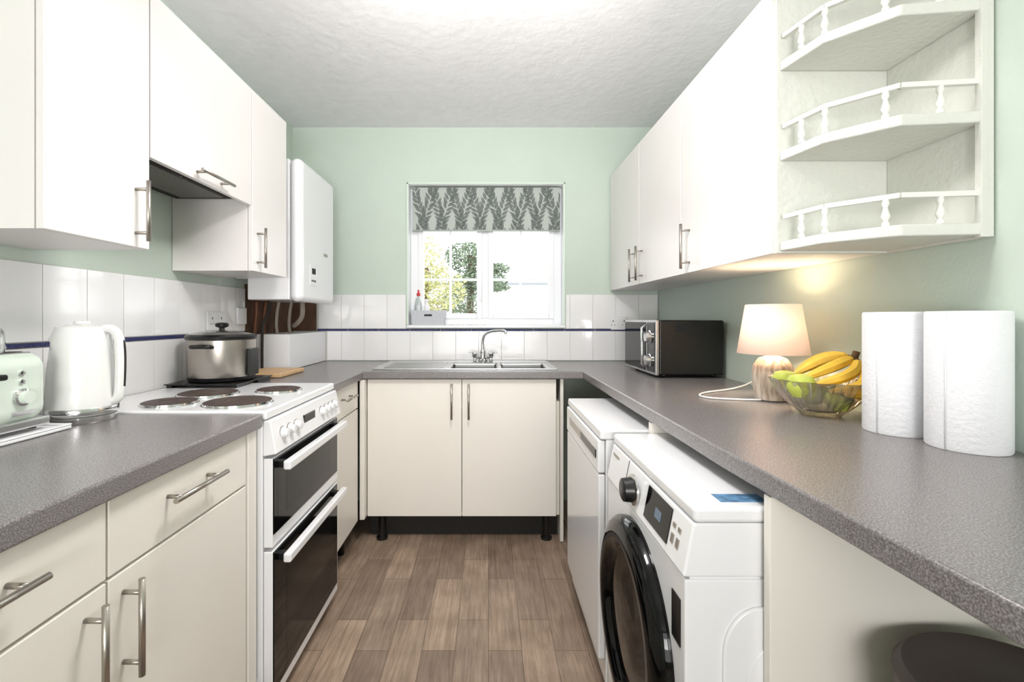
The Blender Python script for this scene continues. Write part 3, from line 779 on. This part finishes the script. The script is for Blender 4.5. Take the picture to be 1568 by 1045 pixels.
tube('trunk', [(-.95,6.7,-.2),(-.93,6.7,.7),(-.9,6.7,1.9)], .05, M['bark'], t1)
t2 = grp('conifer_tree')
leaves('leaves', [(-.35,8.2,2.25,.42,.4,.30,.6),(-.15,8.2,1.85,.5,.4,.18,.5),(.12,8.2,2.05,.26,.3,.10,.2),(-.45,8.2,1.5,.45,.4,.30,.4),(.10,8.2,1.72,.28,.3,.07,.15)], 3000, .034, M['leafd'], t2)
tube('trunk', [(-.35,8.3,-.2),(-.33,8.3,1.0),(-.3,8.3,2.3)], .06, M['bark'], t2)
t3 = grp('garden_hedge')
leaves('leaves', [(-1.2,9.6,.8,1.3,.4,.75,1)], 3500, .05, mat('hedge_leaf',(120,112,84),.9,var=.3), t3)
tube('stems', [(-1.2,9.6,-.2),(-1.2,9.6,.8)], .05, M['bark'], t3)

# ---------------------------------------------------------------- light
wd = bpy.data.worlds.new('overcast_sky'); S.world = wd; wd.use_nodes = True
wn = wd.node_tree; bg = wn.nodes['Background']; bg.inputs['Color'].default_value = (0.97,0.98,1.0,1); bg.inputs['Strength'].default_value = 5.0
def area(name, loc, target, sx, sy, e, col=(1,1,1), spread=180):
    l = bpy.data.lights.new(name, 'AREA'); l.shape = 'RECTANGLE'; l.size = sx; l.size_y = sy; l.energy = e; l.color = col
    l.spread = math.radians(spread)
    o = bpy.data.objects.new(name, l); o.location = loc
    o.rotation_euler = (Vector(target)-Vector(loc)).to_track_quat('-Z','Y').to_euler(); S.collection.objects.link(o); return o
cl = grp('added_fill_pendant')  # made-up fitting above the frame, added to carry the fill lamps
lathe('dish', [(.19,.02),(.18,.0),(.12,-.025),(.0,-.035)], mat('opal_glass',(250,248,244),.3), (0,1.15,2.15), cl)
tube('rod', [(0,1.15,2.13),(0,1.15,2.419)], .006, M['chrome'], cl)
lathe('rose', [(.05,0),(.05,-.02),(0,-.025)], M['wplastic'], (0,1.15,2.4195), cl, seg=24)
area('added_fill_up', (0,1.15,2.20), (0,1.34,2.42), .30, .30, 26, (1,.975,.98)).parent = cl  # added fill lamp, brightens the far ceiling
area('added_fill_down', (0,1.15,2.10), (0,1.42,.0), .30, .30, 15, (1,.975,.955)).parent = cl  # added fill lamp, evens out light on worktops and floor
area('rear_fill_light', (0,-3.2,1.35), (0,2.5,1.35), 2.0, 1.9, 46, (1,.98,.985))  # unseen fill lamp added behind the camera; no doorway is modelled
area('bounce_fill', (0,-1.4,1.1), (0,1.4,2.42), .7, .5, 16, (1,.98,.985), 110)  # unseen fill lamp added behind the camera, aimed at the ceiling

# ---------------------------------------------------------------- camera
cd = bpy.data.cameras.new('camera'); cam = bpy.data.objects.new('camera', cd); S.collection.objects.link(cam)
cam.location = (0,0,1.18); cam.rotation_euler = (math.radians(90),0,0)
cd.sensor_width = 36; cd.lens = 36*720/1568; cd.shift_x = 36/1568; cd.shift_y = -34.5/1568; cd.clip_start = .02
S.camera = cam
